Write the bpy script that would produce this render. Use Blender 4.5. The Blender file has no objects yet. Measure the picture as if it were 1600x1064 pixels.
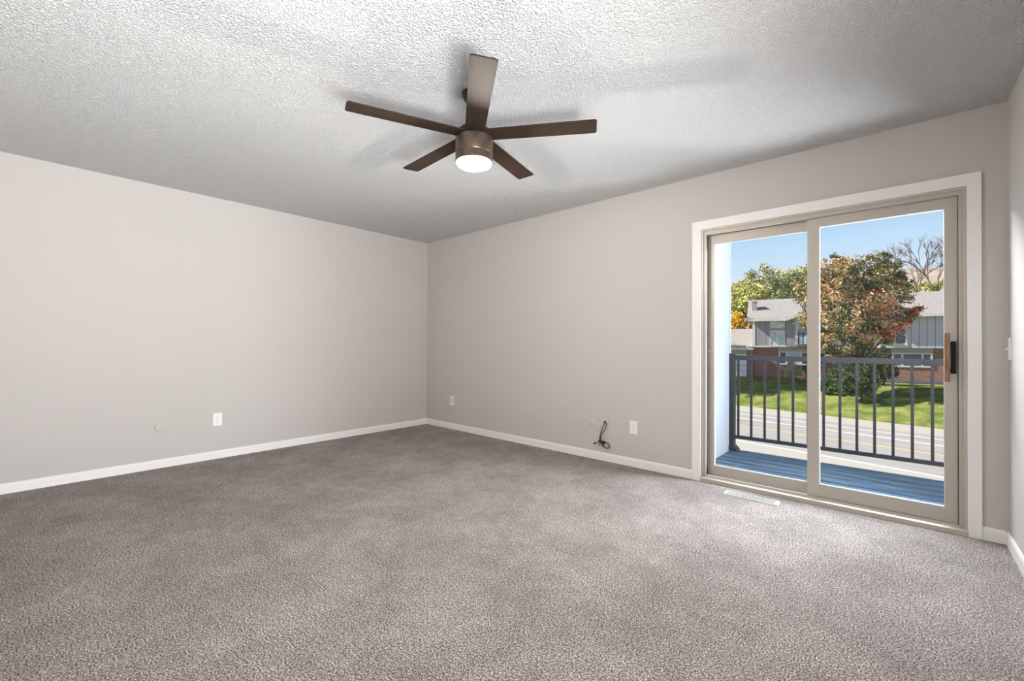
import bpy, bmesh, math, random
from mathutils import Vector, Matrix
import numpy as np
random.seed(7)
R = math.radians
PI = math.pi
SC = bpy.context.scene
COL = SC.collection

# ------------------------------------------------------------------ camera
CAM = Vector((4.7561, -3.58448, 1.09012))
FW = Vector((-0.66728442, 0.74477279, 0.00670797))
RT = Vector((0.74480222, 0.66726962, 0.00457162))
UP = Vector((0.00107121, -0.00804668, 0.99996705))
FPX = 673.78
cd = bpy.data.cameras.new('camera')
cam = bpy.data.objects.new('camera', cd)
COL.objects.link(cam)
cd.sensor_fit = 'HORIZONTAL'
cd.sensor_width = 36.0
cd.lens = 36.0 * FPX / 1600
cd.clip_start = 0.02
cd.clip_end = 3000
M = Matrix.Identity(4)
for i in range(3):
    M[i][0] = RT[i]; M[i][1] = UP[i]; M[i][2] = -FW[i]; M[i][3] = CAM[i]
cam.matrix_world = M
SC.camera = cam

SC.view_settings.view_transform = 'Standard'
SC.view_settings.look = 'None'
SC.view_settings.exposure = 0.0
SC.view_settings.gamma = 1.0
SC.view_settings.use_curve_mapping = False
SC.cycles.max_bounces = 10
SC.cycles.diffuse_bounces = 6
SC.cycles.transparent_max_bounces = 12
SC.cycles.caustics_reflective = False
SC.cycles.caustics_refractive = False

# ------------------------------------------------------------------ sky
W = bpy.data.worlds.new('sky'); SC.world = W
W.use_nodes = True
nt = W.node_tree
nt.nodes.clear()
wo = nt.nodes.new('ShaderNodeOutputWorld')
bg = nt.nodes.new('ShaderNodeBackground')
tc = nt.nodes.new('ShaderNodeTexCoord')
sx = nt.nodes.new('ShaderNodeSeparateXYZ')
cr = nt.nodes.new('ShaderNodeValToRGB')
nt.links.new(tc.outputs['Generated'], sx.inputs[0])
nt.links.new(sx.outputs['Z'], cr.inputs[0])
nt.links.new(cr.outputs[0], bg.inputs[0])
nt.links.new(bg.outputs[0], wo.inputs[0])
e = cr.color_ramp.elements
e[0].position = 0.0; e[0].color = (0.86, 0.90, 0.98, 1)
e[1].position = 1.0; e[1].color = (0.08, 0.14, 0.28, 1)
for pos, c in ((0.10, (0.76, 0.87, 0.99, 1)), (0.18, (0.56, 0.77, 0.98, 1)), (0.28, (0.36, 0.60, 0.92, 1)), (0.5, (0.14, 0.24, 0.44, 1))):
    n = e.new(pos); n.color = c
bg.inputs[1].default_value = 1.0

def light(name, kind, loc, energy, color=(1, 1, 1), aim=None, **kw):
    d = bpy.data.lights.new(name, kind)
    d.energy = energy; d.color = color
    for k, v in kw.items(): setattr(d, k, v)
    o = bpy.data.objects.new(name, d); COL.objects.link(o)
    o.location = loc
    if aim is not None:
        o.rotation_euler = Vector(aim).to_track_quat('-Z', 'Y').to_euler()
    return o

SUN_AZ, SUN_EL = R(206), R(40)
sd = Vector((math.cos(SUN_AZ)*math.cos(SUN_EL), math.sin(SUN_AZ)*math.cos(SUN_EL), math.sin(SUN_EL)))
light('sun', 'SUN', (20, 10, 30), 7.6, (1.0, 0.94, 0.84), -sd, angle=R(0.6))
# added fill lamp hidden beside the sliding door, standing in for daylight
light('balcony_fill', 'AREA', (5.56, 0.80, 0.85), 185, (0.88, 0.94, 1.0), (-1, -1.0, 0.55),
      shape='RECTANGLE', size=0.75, size_y=1.6)
# added fill lamp above the door head, brightening the carpet inside
light('door_head_fill', 'AREA', (4.45, 0.48, 2.27), 150, (0.90, 0.95, 1.0), (0.0, -0.84, -0.54),
      shape='RECTANGLE', size=1.8, size_y=0.34)
# added fill lamp lifting the ceiling through the made-up window behind the camera
light('side_fill', 'AREA', (5.80, -3.5, 0.22), 375, (0.97, 0.98, 1.0), (-0.62, 0.04, 0.78),
      shape='RECTANGLE', size=1.5, size_y=0.8)

# ------------------------------------------------------------------ helpers
def srgb(r, g, b):
    f = lambda c: (c/255/12.92) if c/255 <= 0.04045 else ((c/255+0.055)/1.055)**2.4
    return (f(r), f(g), f(b), 1)

def mat(name, col, rough=0.6, metal=0.0, spec=0.5):
    m = bpy.data.materials.new(name); m.use_nodes = True
    b = m.node_tree.nodes['Principled BSDF']
    b.inputs['Base Color'].default_value = col if len(col) == 4 else (*col, 1)
    b.inputs['Roughness'].default_value = rough
    b.inputs['Metallic'].default_value = metal
    b.inputs['Specular IOR Level'].default_value = spec
    return m

def nodes(m):
    return m.node_tree, m.node_tree.nodes['Principled BSDF']

def objcoord(t, scale=None):
    tc = t.nodes.new('ShaderNodeTexCoord')
    if scale is None: return tc.outputs['Object']
    mp = t.nodes.new('ShaderNodeMapping'); mp.inputs['Scale'].default_value = scale
    t.links.new(tc.outputs['Object'], mp.inputs['Vector'])
    return mp.outputs[0]

def noise(t, vec, scale, detail=3, rough=0.5):
    n = t.nodes.new('ShaderNodeTexNoise'); n.inputs['Scale'].default_value = scale
    n.inputs['Detail'].default_value = detail; n.inputs['Roughness'].default_value = rough
    t.links.new(vec, n.inputs['Vector'])
    return n.outputs['Fac']

def ramp(t, fac, stops):
    r = t.nodes.new('ShaderNodeValToRGB'); e = r.color_ramp.elements
    e[0].position, e[0].color = stops[0]; e[1].position, e[1].color = stops[-1]
    for p, c in stops[1:-1]:
        k = e.new(p); k.color = c
    t.links.new(fac, r.inputs[0])
    return r.outputs[0]

def mixc(t, fac, a, b, mode='MIX'):
    n = t.nodes.new('ShaderNodeMix'); n.data_type = 'RGBA'; n.blend_type = mode
    for sock, v in ((n.inputs[0], fac), (n.inputs[6], a), (n.inputs[7], b)):
        if isinstance(v, (int, float, tuple)): sock.default_value = v
        else: t.links.new(v, sock)
    return n.outputs[2]

def bump(t, b, h, strength, dist):
    n = t.nodes.new('ShaderNodeBump'); n.inputs['Strength'].default_value = strength
    n.inputs['Distance'].default_value = dist
    t.links.new(h, n.inputs['Height']); t.links.new(n.outputs[0], b.inputs['Normal'])
    return n

def math_n(t, op, a, b=0.0):
    n = t.nodes.new('ShaderNodeMath'); n.operation = op
    for s, v in ((n.inputs[0], a), (n.inputs[1], b)):
        if isinstance(v, (int, float)): s.default_value = v
        else: t.links.new(v, s)
    return n.outputs[0]

def box(bm, x0, x1, y0, y1, z0, z1, bev=0.0):
    r = bmesh.ops.create_cube(bm, size=1.0)
    vs = r['verts']
    for v in vs:
        v.co.x = x0 + (v.co.x+0.5)*(x1-x0)
        v.co.y = y0 + (v.co.y+0.5)*(y1-y0)
        v.co.z = z0 + (v.co.z+0.5)*(z1-z0)
    if bev > 0:
        es = list({e for v in vs for e in v.link_edges})
        bmesh.ops.bevel(bm, geom=es, offset=bev, segments=2, profile=0.7, affect='EDGES')
    return vs

def prism(bm, pts, axis, a, b):
    """extrude a closed 2-D outline along an axis; pts are the two other coordinates in order"""
    def P(u, v, w):
        return {'x': (w, u, v), 'y': (u, w, v), 'z': (u, v, w)}[axis]
    A = [bm.verts.new(P(u, v, a)) for u, v in pts]
    B = [bm.verts.new(P(u, v, b)) for u, v in pts]
    n = len(pts)
    bm.faces.new(A); bm.faces.new(B[::-1])
    for i in range(n):
        bm.faces.new((A[i], B[i], B[(i+1) % n], A[(i+1) % n]))
    bmesh.ops.recalc_face_normals(bm, faces=bm.faces[:])

def lathe(bm, prof, cx=0, cy=0, seg=48, axis='z', cz=0):
    rings = []
    for r, z in prof:
        ring = []
        for k in range(seg):
            a = 2*PI*k/seg
            if axis == 'z': co = (cx+r*math.cos(a), cy+r*math.sin(a), z)
            elif axis == 'y': co = (cx+r*math.cos(a), z, cz+r*math.sin(a))
            else: co = (z, cy+r*math.cos(a), cz+r*math.sin(a))
            ring.append(bm.verts.new(co))
        rings.append(ring)
    for a, b in zip(rings, rings[1:]):
        for k in range(seg):
            bm.faces.new((a[k], a[(k+1) % seg], b[(k+1) % seg], b[k]))
    bm.faces.new(rings[0]); bm.faces.new(rings[-1])
    bmesh.ops.recalc_face_normals(bm, faces=bm.faces[:])

def tube(bm, pts, rad, seg=8):
    pts = [Vector(p) for p in pts]
    rads = rad if isinstance(rad, (list, tuple)) else [rad]*len(pts)
    prev = None
    for i, p in enumerate(pts):
        d = (pts[min(i+1, len(pts)-1)] - pts[max(i-1, 0)]).normalized()
        ref = Vector((0, 0, 1)) if abs(d.z) < 0.9 else Vector((1, 0, 0))
        u = d.cross(ref).normalized(); v = d.cross(u)
        ring = [bm.verts.new(p + (u*math.cos(2*PI*k/seg)+v*math.sin(2*PI*k/seg))*rads[i]) for k in range(seg)]
        if prev:
            for k in range(seg):
                bm.faces.new((prev[k], prev[(k+1) % seg], ring[(k+1) % seg], ring[k]))
        else: bm.faces.new(ring)
        prev = ring
    bm.faces.new(prev)

def smooth_path(pts, n=6):
    P = [Vector(p) for p in pts]; out = []
    for i in range(len(P)-1):
        p0, p1, p2, p3 = P[max(i-1, 0)], P[i], P[i+1], P[min(i+2, len(P)-1)]
        for k in range(n):
            t = k/n
            out.append(0.5*((2*p1)+(p2-p0)*t+(2*p0-5*p1+4*p2-p3)*t*t+(-p0+3*p1-3*p2+p3)*t**3))
    out.append(P[-1]); return out

def obj(name, bm, m, parent=None, smooth=False, loc=None):
    me = bpy.data.meshes.new(name)
    bmesh.ops.recalc_face_normals(bm, faces=bm.faces[:])
    bm.to_mesh(me); bm.free()
    if m: me.materials.append(m)
    if smooth:
        me.polygons.foreach_set('use_smooth', [True]*len(me.polygons))
        try: me.set_sharp_from_angle(angle=R(35))
        except Exception: pass
    o = bpy.data.objects.new(name, me); COL.objects.link(o)
    if parent: o.parent = parent
    if loc: o.location = loc
    return o

def empty(name, loc=(0, 0, 0), rz=0.0):
    o = bpy.data.objects.new(name, None); COL.objects.link(o)
    o.empty_display_size = 0.1
    o.location = loc; o.rotation_euler = (0, 0, rz)
    return o

def tag(o, label=None, cat=None, group=None, kind=None):
    if label: o['label'] = label
    if cat: o['category'] = cat
    if group: o['group'] = group
    if kind: o['kind'] = kind
    return o

def boxes(name, lst, m, parent=None, bev=0.0, smooth=False):
    bm = bmesh.new()
    for b in lst: box(bm, *b, bev=bev)
    return obj(name, bm, m, parent, smooth)

# ------------------------------------------------------------------ materials
m_wall = mat('greige wall paint', srgb(196, 191, 187), 0.85, spec=0.25)
t, b = nodes(m_wall)
v = objcoord(t)
bump(t, b, noise(t, v, 260, 3, 0.6), 0.12, 0.002)

m_ceil = mat('textured ceiling', srgb(241, 241, 240), 0.95, spec=0.1)
t, b = nodes(m_ceil)
v = objcoord(t)
n1 = noise(t, v, 115, 2.5, 0.55)
h = ramp(t, n1, [(0.36, (0, 0, 0, 1)), (0.66, (1, 1, 1, 1))])
bump(t, b, h, 1.0, 0.016)
t.links.new(ramp(t, noise(t, v, 150, 2, 0.6), [(0.35, srgb(228, 228, 227)), (0.6, srgb(247, 247, 246))]), b.inputs['Base Color'])

m_carpet = mat('carpet pile', (0.3, 0.27, 0.25), 1.0, spec=0.05)
t, b = nodes(m_carpet)
v = objcoord(t)
fine = noise(t, v, 170, 2, 0.7)
mid = noise(t, v, 75, 2, 0.6)
big = noise(t, v, 2.6, 3, 0.55)
blot = noise(t, v, 11, 3, 0.6)
c1 = ramp(t, fine, [(0.36, srgb(82, 74, 70)), (0.5, srgb(161, 151, 146)), (0.64, srgb(234, 227, 223))])
c2 = ramp(t, mid, [(0.3, (0.72, 0.71, 0.70, 1)), (0.7, (1.2, 1.2, 1.2, 1))])
c3 = mixc(t, 1.0, c1, c2, 'MULTIPLY')
c4 = ramp(t, big, [(0.36, (0.86, 0.86, 0.86, 1)), (0.64, (1.08, 1.08, 1.08, 1))])
c5 = mixc(t, 1.0, c3, c4, 'MULTIPLY')
c6 = ramp(t, blot, [(0.35, (0.90, 0.90, 0.90, 1)), (0.65, (1.07, 1.07, 1.07, 1))])
c7 = mixc(t, 1.0, c5, c6, 'MULTIPLY')
t.links.new(c7, b.inputs['Base Color'])
hh = math_n(t, 'ADD', math_n(t, 'MULTIPLY', fine, 0.7), math_n(t, 'MULTIPLY', mid, 0.8))
bump(t, b, hh, 1.0, 0.012)

m_trim = mat('white trim paint', srgb(236, 234, 231), 0.45)
m_white = mat('white plastic', srgb(238, 236, 232), 0.35)
m_offwhite = mat('painted plate', srgb(200, 194, 189), 0.6)
m_slot = mat('dark slot', (0.03, 0.03, 0.03), 0.8)
m_screw = mat('screw steel', (0.5, 0.5, 0.48), 0.35, 0.9)
m_alu = mat('bronze grey door frame', srgb(186, 178, 168), 0.42, 0.25)
m_gasket = mat('black gasket', (0.02, 0.02, 0.02), 0.7)
m_bead = mat('white glazing bead', srgb(196, 197, 199), 0.5)
m_blackplastic = mat('black handle plastic', (0.012, 0.013, 0.018), 0.65, spec=0.2)
m_grip = mat('wood grip', srgb(140, 100, 68), 0.5)
t, b = nodes(m_grip)
t.links.new(ramp(t, noise(t, objcoord(t, (60, 60, 6)), 3, 4), [(0.3, srgb(112, 76, 50)), (0.7, srgb(163, 122, 86))]), b.inputs['Base Color'])

m_glass = bpy.data.materials.new('window glass'); m_glass.use_nodes = True
t = m_glass.node_tree; t.nodes.clear()
go = t.nodes.new('ShaderNodeOutputMaterial'); mx = t.nodes.new('ShaderNodeMixShader')
tr = t.nodes.new('ShaderNodeBsdfTransparent'); tr.inputs[0].default_value = (0.965, 0.975, 0.97, 1)
gl = t.nodes.new('ShaderNodeBsdfGlossy'); gl.inputs['Roughness'].default_value = 0.0
fr = t.nodes.new('ShaderNodeFresnel'); fr.inputs[0].default_value = 1.35
t.links.new(fr.outputs[0], mx.inputs[0]); t.links.new(tr.outputs[0], mx.inputs[1]); t.links.new(gl.outputs[0], mx.inputs[2])
t.links.new(mx.outputs[0], go.inputs[0])

m_bronze = mat('bronze fan metal', srgb(98, 84, 72), 0.36, 0.75)
m_bronze_dark = mat('dark bronze', srgb(52, 42, 36), 0.45, 0.6)
m_blade = mat('dark walnut blade', srgb(70, 55, 45), 0.62, spec=0.12)
t, b = nodes(m_blade)
t.links.new(ramp(t, noise(t, objcoord(t, (3, 60, 60)), 2.2, 4), [(0.3, srgb(40, 30, 25)), (0.7, srgb(56, 44, 36))]), b.inputs['Base Color'])
m_lamp = bpy.data.materials.new('lit diffuser'); m_lamp.use_nodes = True
b = m_lamp.node_tree.nodes['Principled BSDF']
b.inputs['Base Color'].default_value = (0.9, 0.88, 0.84, 1)
b.inputs['Emission Color'].default_value = (1.0, 0.90, 0.74, 1)
b.inputs['Emission Strength'].default_value = 11.0
m_cable = mat('black coax cable', (0.012, 0.011, 0.01), 0.5)
m_vent = mat('white register metal', srgb(205, 203, 200), 0.4)

# ------------------------------------------------------------------ the room
LX, H, TH, RY = 5.207, 2.44, 0.15, -4.9      # room length along the door wall, height, wall thickness, rear wall
DX0, DX1, DZ = 3.578, 5.054, 2.008           # sliding door opening
struct = lambda o: tag(o, kind='structure')

struct(boxes('floor', [(-0.1, LX+0.1, RY-0.1, 0.0, -0.20, 0.0)], m_carpet))
struct(boxes('ceiling', [(-TH, LX+TH, RY-TH, TH, H, H+0.12)], m_ceil))
struct(boxes('wall_left', [(-TH, 0, RY, TH, 0.0, H)], m_wall))
struct(boxes('wall_right', [(LX, LX+TH, RY, -4.20, 0.0, H), (LX, LX+TH, -2.80, TH, 0.0, H), (LX, LX+TH, -4.20, -2.80, 0.0, 0.10), (LX, LX+TH, -4.20, -2.80, 2.0, H)], m_wall))
w2 = empty('added_window', (LX, -4.20, 0.10)); struct(w2)  # made-up window, added to let fill light into the room
boxes('added_window_frame', [(0.02, 0.08, 0, 0.05, 0, 1.9), (0.02, 0.08, 1.35, 1.40, 0, 1.9), (0.02, 0.08, 0.05, 1.35, 0, 0.05),
                       (0.02, 0.08, 0.05, 1.35, 1.85, 1.9), (0.02, 0.08, 0.67, 0.73, 0.05, 1.85)], m_trim, w2)
wb = bmesh.new()
box(wb, 0, DX0, 0, TH, 0, H); box(wb, DX1, LX, 0, TH, 0, H); box(wb, DX0, DX1, 0, TH, DZ, H)
struct(obj('wall_back', wb, m_wall))
struct(boxes('wall_rear', [(-TH, LX+TH, RY-TH, RY, 0.0, H)], m_wall))

def profile_board(name, pts, axis, a, b, m):
    bm = bmesh.new(); prism(bm, pts, axis, a, b)
    return struct(obj(name, bm, m))
bp = [(0.0, 0.0), (0.012, 0.0), (0.012, 0.058), (0.009, 0.068), (0.004, 0.074), (0.0, 0.074)]
profile_board('baseboard_left', [(x, z) for x, z in bp], 'y', RY, 0.0, m_trim)
profile_board('baseboard_back', [(-y, z) for y, z in bp], 'x', 0.012, 3.511, m_trim)
profile_board('baseboard_back', [(-y, z) for y, z in bp], 'x', 5.107, LX-0.012, m_trim)
profile_board('baseboard_right', [(LX-x, z) for x, z in bp], 'y', RY, 0.0, m_trim)
tb = bmesh.new()
box(tb, 3.512, 3.580, -0.017, 0.0, 0.0, 2.006, 0.002); box(tb, 5.050, 5.106, -0.017, 0.0, 0.0, 2.006, 0.002)
box(tb, 3.512, 5.106, -0.017, 0.0, 2.006, 2.074, 0.002)
struct(obj('trim_1', tb, m_trim))

# ------------------------------------------------------------------ sliding door
door = empty('door_1', (0, 0, 0)); struct(door)
fb = bmesh.new()
# outer frame: jambs, head, sill, each with an inner stop between the two tracks
box(fb, 3.579, 3.597, -0.006, 0.14, 0.0, 2.006); box(fb, 5.034, 5.053, -0.006, 0.14, 0.0, 2.006)
box(fb, 3.597, 5.034, -0.006, 0.14, 1.990, 2.006)
box(fb, 3.597, 3.614, 0.004, 0.022, 0.045, 1.964); box(fb, 5.017, 5.034, 0.004, 0.022, 0.045, 1.964)
box(fb, 3.597, 5.034, 0.004, 0.022, 1.964, 1.990)
box(fb, 3.597, 3.606, 0.058, 0.072, 0.045, 1.978)
box(fb, 3.597, 5.012, 0.058, 0.068, 1.978, 1.990)
box(fb, 5.012, 5.034, 0.058, 0.11, 0.03, 1.990)
obj('door_frame', fb, m_alu, door)
sb = bmesh.new()
prism(sb, [(-0.022, 0.0), (-0.022, 0.030), (-0.012, 0.036), (0.010, 0.036), (0.012, 0.048), (0.020, 0.048), (0.022, 0.036),
           (0.060, 0.036), (0.064, 0.030), (0.14, 0.026), (0.14, 0.0)], 'x', 3.580, 5.052)
obj('sill', sb, m_alu, door)

def panel(name, x0, x1, gx0, gx1, gz0, gz1, z0, z1, y0, y1):
    p = empty(name); p.parent = door
    f = bmesh.new()
    box(f, x0, gx0, y0, y1, z0, z1, 0.0015); box(f, gx1, x1, y0, y1, z0, z1, 0.0015)
    box(f, gx0, gx1, y0+0.001, y1-0.001, z0, gz0, 0.001); box(f, gx0, gx1, y0+0.001, y1-0.001, gz1, z1, 0.001)
    obj('sash', f, m_alu, p)
    w = 0.0035; ym = (y0+y1)/2
    g = bmesh.new()
    box(g, gx0, gx0+w, y0+0.006, y1-0.006, gz0, gz1); box(g, gx1-w, gx1, y0+0.006, y1-0.006, gz0, gz1)
    box(g, gx0+w, gx1-w, y0+0.006, y1-0.006, gz0, gz0+w); box(g, gx0+w, gx1-w, y0+0.006, y1-0.006, gz1-w, gz1)
    obj('glazing_bead', g, m_bead, p)
    q = bmesh.new()
    vs = [q.verts.new(c) for c in ((gx0, ym, gz0), (gx1, ym, gz0), (gx1, ym, gz1), (gx0, ym, gz1))]
    q.faces.new(vs)
    obj('glass', q, m_glass, p)
    return p
pl = panel('fixed_panel', 3.600, 4.330, 3.656, 4.285, 0.120, 1.897, 0.038, 1.976, 0.074, 0.104)
pr = panel('sliding_panel', 4.283, 5.014, 4.351, 4.961, 0.134, 1.902, 0.038, 1.985, 0.026, 0.056)
# interlock groove on the meeting stile, latch knob on the fixed stile
boxes('latch', [(3.607, 3.621, 0.062, 0.0735, 1.030, 1.042)], m_white, pl, 0.002)
boxes('gasket', [(3.6065, 3.6135, 0.0225, 0.060, 0.050, 1.964)], m_gasket, door)
hd = empty('handle'); hd.parent = pr
hb = bmesh.new()
box(hb, 4.984, 5.006, -0.006, 0.026, 0.925, 1.114, 0.003)
box(hb, 4.966, 4.986, -0.036, 0.008, 0.935, 0.958, 0.002); box(hb, 4.966, 4.986, -0.036, 0.008, 1.082, 1.105, 0.002)
o = obj('pull_bracket', hb, m_blackplastic, pr); o['label'] = 'black handle body on the door stile'
gb = bmesh.new(); box(gb, 4.955, 4.978, -0.058, -0.036, 0.880, 1.162, 0.004)
o = obj('grip', gb, m_grip, pr, True); o['label'] = 'wooden pull grip'
bpy.data.objects.remove(hd)

# ------------------------------------------------------------------ ceiling fan
FX, FY = 3.0464, -1.991
fan = empty('ceiling_fan', (FX, FY, H))
tag(fan, 'dark bronze five-blade ceiling fan with a round lit glass light', 'ceiling fan')
z = lambda a: a - H
b_ = bmesh.new(); lathe(b_, [(0.066, 0.0), (0.066, -0.010), (0.058, -0.030), (0.036, -0.056), (0.018, -0.062)]); obj('canopy', b_, m_bronze_dark, fan, True)
b_ = bmesh.new(); lathe(b_, [(0.0125, -0.055), (0.0125, z(2.262))], seg=20); obj('downrod', b_, m_bronze_dark, fan, True)
b_ = bmesh.new(); lathe(b_, [(0.028, z(2.275)), (0.05, z(2.262)), (0.078, z(2.245)), (0.086, z(2.236)), (0.086, z(2.206)), (0.080, z(2.200))])
obj('motor_cover', b_, m_bronze_dark, fan, True)
b_ = bmesh.new(); lathe(b_, [(0.075, z(2.203)), (0.094, z(2.200)), (0.100, z(2.193)), (0.1005, z(2.112)), (0.098, z(2.108))])
obj('motor_housing', b_, m_bronze, fan, True)
b_ = bmesh.new(); lathe(b_, [(0.097, z(2.108)), (0.1005, z(2.106)), (0.1005, z(2.070)), (0.096, z(2.066)), (0.096, z(2.072)), (0.09, z(2.10))])
obj('light_ring', b_, m_bronze, fan, True)
b_ = bmesh.new(); lathe(b_, [(0.0955, z(2.074)), (0.0955, z(2.064)), (0.088, z(2.052)), (0.06, z(2.044)), (0.001, z(2.041))])
obj('light_diffuser', b_, m_lamp, fan, True)

def blade_mesh():
    bm = bmesh.new()
    r0, r1, w, th = 0.070, 0.652, 0.0575, 0.0065
    out = [(r0, -w+0.004), (r1-0.016, -w), ]
    def arc(cx, cy, rr, a0, a1, n=5):
        return [(cx+rr*math.cos(a0+(a1-a0)*k/n), cy+rr*math.sin(a0+(a1-a0)*k/n)) for k in range(n+1)]
    out = [(r0, -w+0.006)] + arc(r1-0.014, -w+0.014, 0.014, -PI/2, 0) + arc(r1-0.014, w-0.014, 0.014, 0, PI/2) + [(r0, w-0.006)]
    prism(bm, out, 'z', -th/2, th/2)
    es = [e for e in bm.edges if abs(e.verts[0].co.z-e.verts[1].co.z) < 1e-6]
    bmesh.ops.bevel(bm, geom=es, offset=0.0015, segments=1, affect='EDGES')
    return bm
blade0 = obj('fan_blade', blade_mesh(), m_blade, fan)
blade_bracket = bmesh.new(); box(blade_bracket, 0.060, 0.150, -0.020, 0.020, 0.004, 0.010, 0.002)
br0 = obj('blade_bracket', blade_bracket, m_bronze_dark, blade0)
for k in range(5):
    if k == 0: o = blade0
    else:
        o = blade0.copy(); COL.objects.link(o); o.parent = fan
        c = br0.copy(); COL.objects.link(c); c.parent = o
    o.location = (0, 0, z(2.2145))
    o.rotation_euler = (R(-6.0), 0, R(-39.7-72*k))
light('fan_lamp', 'POINT', (FX, FY, 2.018), 56, (1.0, 0.93, 0.84), shadow_soft_size=0.03)

# ------------------------------------------------------------------ wall plates
def outlet(name, loc, rz, label, w=0.072, h=0.118):
    """duplex receptacle; local -y faces the room"""
    e_ = empty(name, loc, rz); tag(e_, label, 'outlet')
    bm = bmesh.new(); box(bm, -w/2, w/2, -0.006, 0, -h/2, h/2, 0.0025); obj('cover_plate', bm, m_white, e_)
    for s in (1, -1):
        zc = s*0.0195
        bm = bmesh.new()
        n = 20; pts = []
        for k in range(n):
            a = 2*PI*k/n
            pts.append((0.0172*math.cos(a), zc + max(-0.0125, min(0.0125, 0.0172*math.sin(a)))))
        prism(bm, pts, 'y', -0.008, -0.006)
        so = obj('socket', bm, m_white, e_)
        bm = bmesh.new()
        box(bm, -0.0075, -0.0055, -0.0086, -0.008, zc-0.001, zc+0.007); box(bm, 0.0050, 0.0070, -0.0086, -0.008, zc, zc+0.006)
        lathe(bm, [(0.0026, -0.0086), (0.0026, -0.008)], 0, 0, 10, 'y', zc-0.007)
        obj('slots', bm, m_slot, so)
    bm = bmesh.new(); lathe(bm, [(0.003, -0.0075), (0.003, -0.006)], 0, 0, 12, 'y', 0); obj('screw', bm, m_screw, e_)
    return e_
outlet('wall_outlet', (0, -2.411, 0.366), R(90), 'white duplex outlet on the left wall above the baseboard')
outlet('wall_outlet', (3.003, 0, 0.347), 0, 'white duplex outlet on the door wall, between black cable and sliding door')
# narrow jack plate by the corner
jp = empty('jack_plate', (0.527, 0, 0.358)); tag(jp, 'small white jack plate on the door wall nearest the room corner', 'wall plate')
bm = bmesh.new(); box(bm, -0.036, 0.036, -0.006, 0, -0.058, 0.058, 0.0025); obj('cover_plate', bm, m_white, jp)
bm = bmesh.new(); box(bm, -0.009, 0.009, -0.0085, -0.006, -0.030, 0.034, 0.001); obj('jack', bm, m_offwhite, jp)

def round_cover(loc, rz, label, mm, rad=0.042, screw=True):
    e_ = empty('round_cover_plate', loc, rz); tag(e_, label, 'wall plate')
    bm = bmesh.new(); lathe(bm, [(rad-0.004, -0.009), (rad-0.001, -0.007), (rad, -0.004), (rad, 0.0)], 0, 0, 40, 'y', 0)
    obj('disc', bm, mm, e_, True)
    bm = bmesh.new(); lathe(bm, [(0.004, -0.0102), (0.004, -0.009)], 0, 0, 14, 'y', 0)
    obj('screw', bm, m_screw, e_)
round_cover((0, -2.830, 0.350), R(90), 'round painted blank cover plate on the left wall', mat('cover painted like the left wall', srgb(198, 192, 187), 0.7))
round_cover((2.583, 0, 0.346), 0, 'round painted blank cover plate left of the black cable', m_offwhite, 0.040)

cp = empty('cable_plate', (2.715, 0, 0.350)); tag(cp, 'painted cable wall plate the black cable comes out of', 'wall plate')
bm = bmesh.new(); box(bm, -0.036, 0.036, -0.006, 0, -0.058, 0.058, 0.0025); obj('cover_plate', bm, m_offwhite, cp)
bm = bmesh.new(); lathe(bm, [(0.010, -0.0072), (0.010, -0.006)], 0, 0, 16, 'y', 0.012); obj('cable_hole', bm, m_slot, cp)

def px_wall(px, py, y):
    """point of the plane y = const that lies on a pixel of the photograph (used to trace the cable's run on the wall)"""
    d = FW + RT*((px-800)/FPX) - UP*((py-532)/FPX)
    k = (y-CAM.y)/d.y
    return CAM + d*k
cb = bmesh.new()
A = [(946.5, 658.5, -0.007), (945, 661, -0.022), (942, 667, -0.03), (939.5, 674, -0.026), (937.6, 681, -0.018), (937.4, 687, -0.016), (939.5, 691, -0.02), (944, 693.5, -0.02)]
B = [(947.6, 660.5, -0.007), (947, 664, -0.024), (945, 671, -0.032), (941, 676.5, -0.03), (938.8, 682, -0.024), (938.4, 688, -0.02), (940.5, 691.5, -0.012), (942, 694, -0.014)]
Cc = [(937, 690, -0.024), (942.5, 691.5, -0.028), (947.5, 691.8, -0.03), (951.3, 694.2, -0.032), (952.7, 697.5, -0.032), (950.5, 700, -0.03), (946.5, 699.8, -0.028), (942.5, 697, -0.026), (940, 693.5, -0.024), (938.8, 690.5, -0.022)]
D = [(942, 689.5, -0.03), (937, 690.2, -0.03), (933.5, 691, -0.034), (929.5, 692.5, -0.036)]
for P_, rr in ((A, 0.0036), (B, 0.0036), (Cc, 0.0042), (D, 0.0036)):
    tube(cb, smooth_path([px_wall(*q) for q in P_]), rr, 8)
cable = obj('coiled_cable', cb, m_cable, None, True)
tag(cable, 'black cable tied in a loop, hanging down the wall left of the outlet', 'cable')
c0 = px_wall(940.3, 690.5, -0.022)
bm = bmesh.new()
tube(bm, [c0+Vector((-0.030, 0.0, 0.006)), c0+Vector((0.030, -0.002, -0.004))], [0.010, 0.011], 10)
tube(bm, smooth_path([c0+Vector((0.01, -0.012, -0.004)), c0+Vector((0.03, -0.02, 0.014)), c0+Vector((0.046, -0.016, 0.010))], 4), 0.004, 6)
tube(bm, smooth_path([c0+Vector((-0.01, -0.01, -0.004)), c0+Vector((-0.02, -0.016, -0.022)), c0+Vector((-0.012, -0.014, -0.030))], 4), 0.004, 6)
tube(bm, smooth_path([c0+Vector((0.012, -0.01, -0.01)), c0+Vector((0.024, -0.016, -0.022)), c0+Vector((0.030, -0.016, -0.030))], 4), 0.004, 6)
obj('cable_tie', bm, m_cable, cable, True)
bm = bmesh.new(); c1 = px_wall(929.5, 692.5, -0.036)
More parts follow.
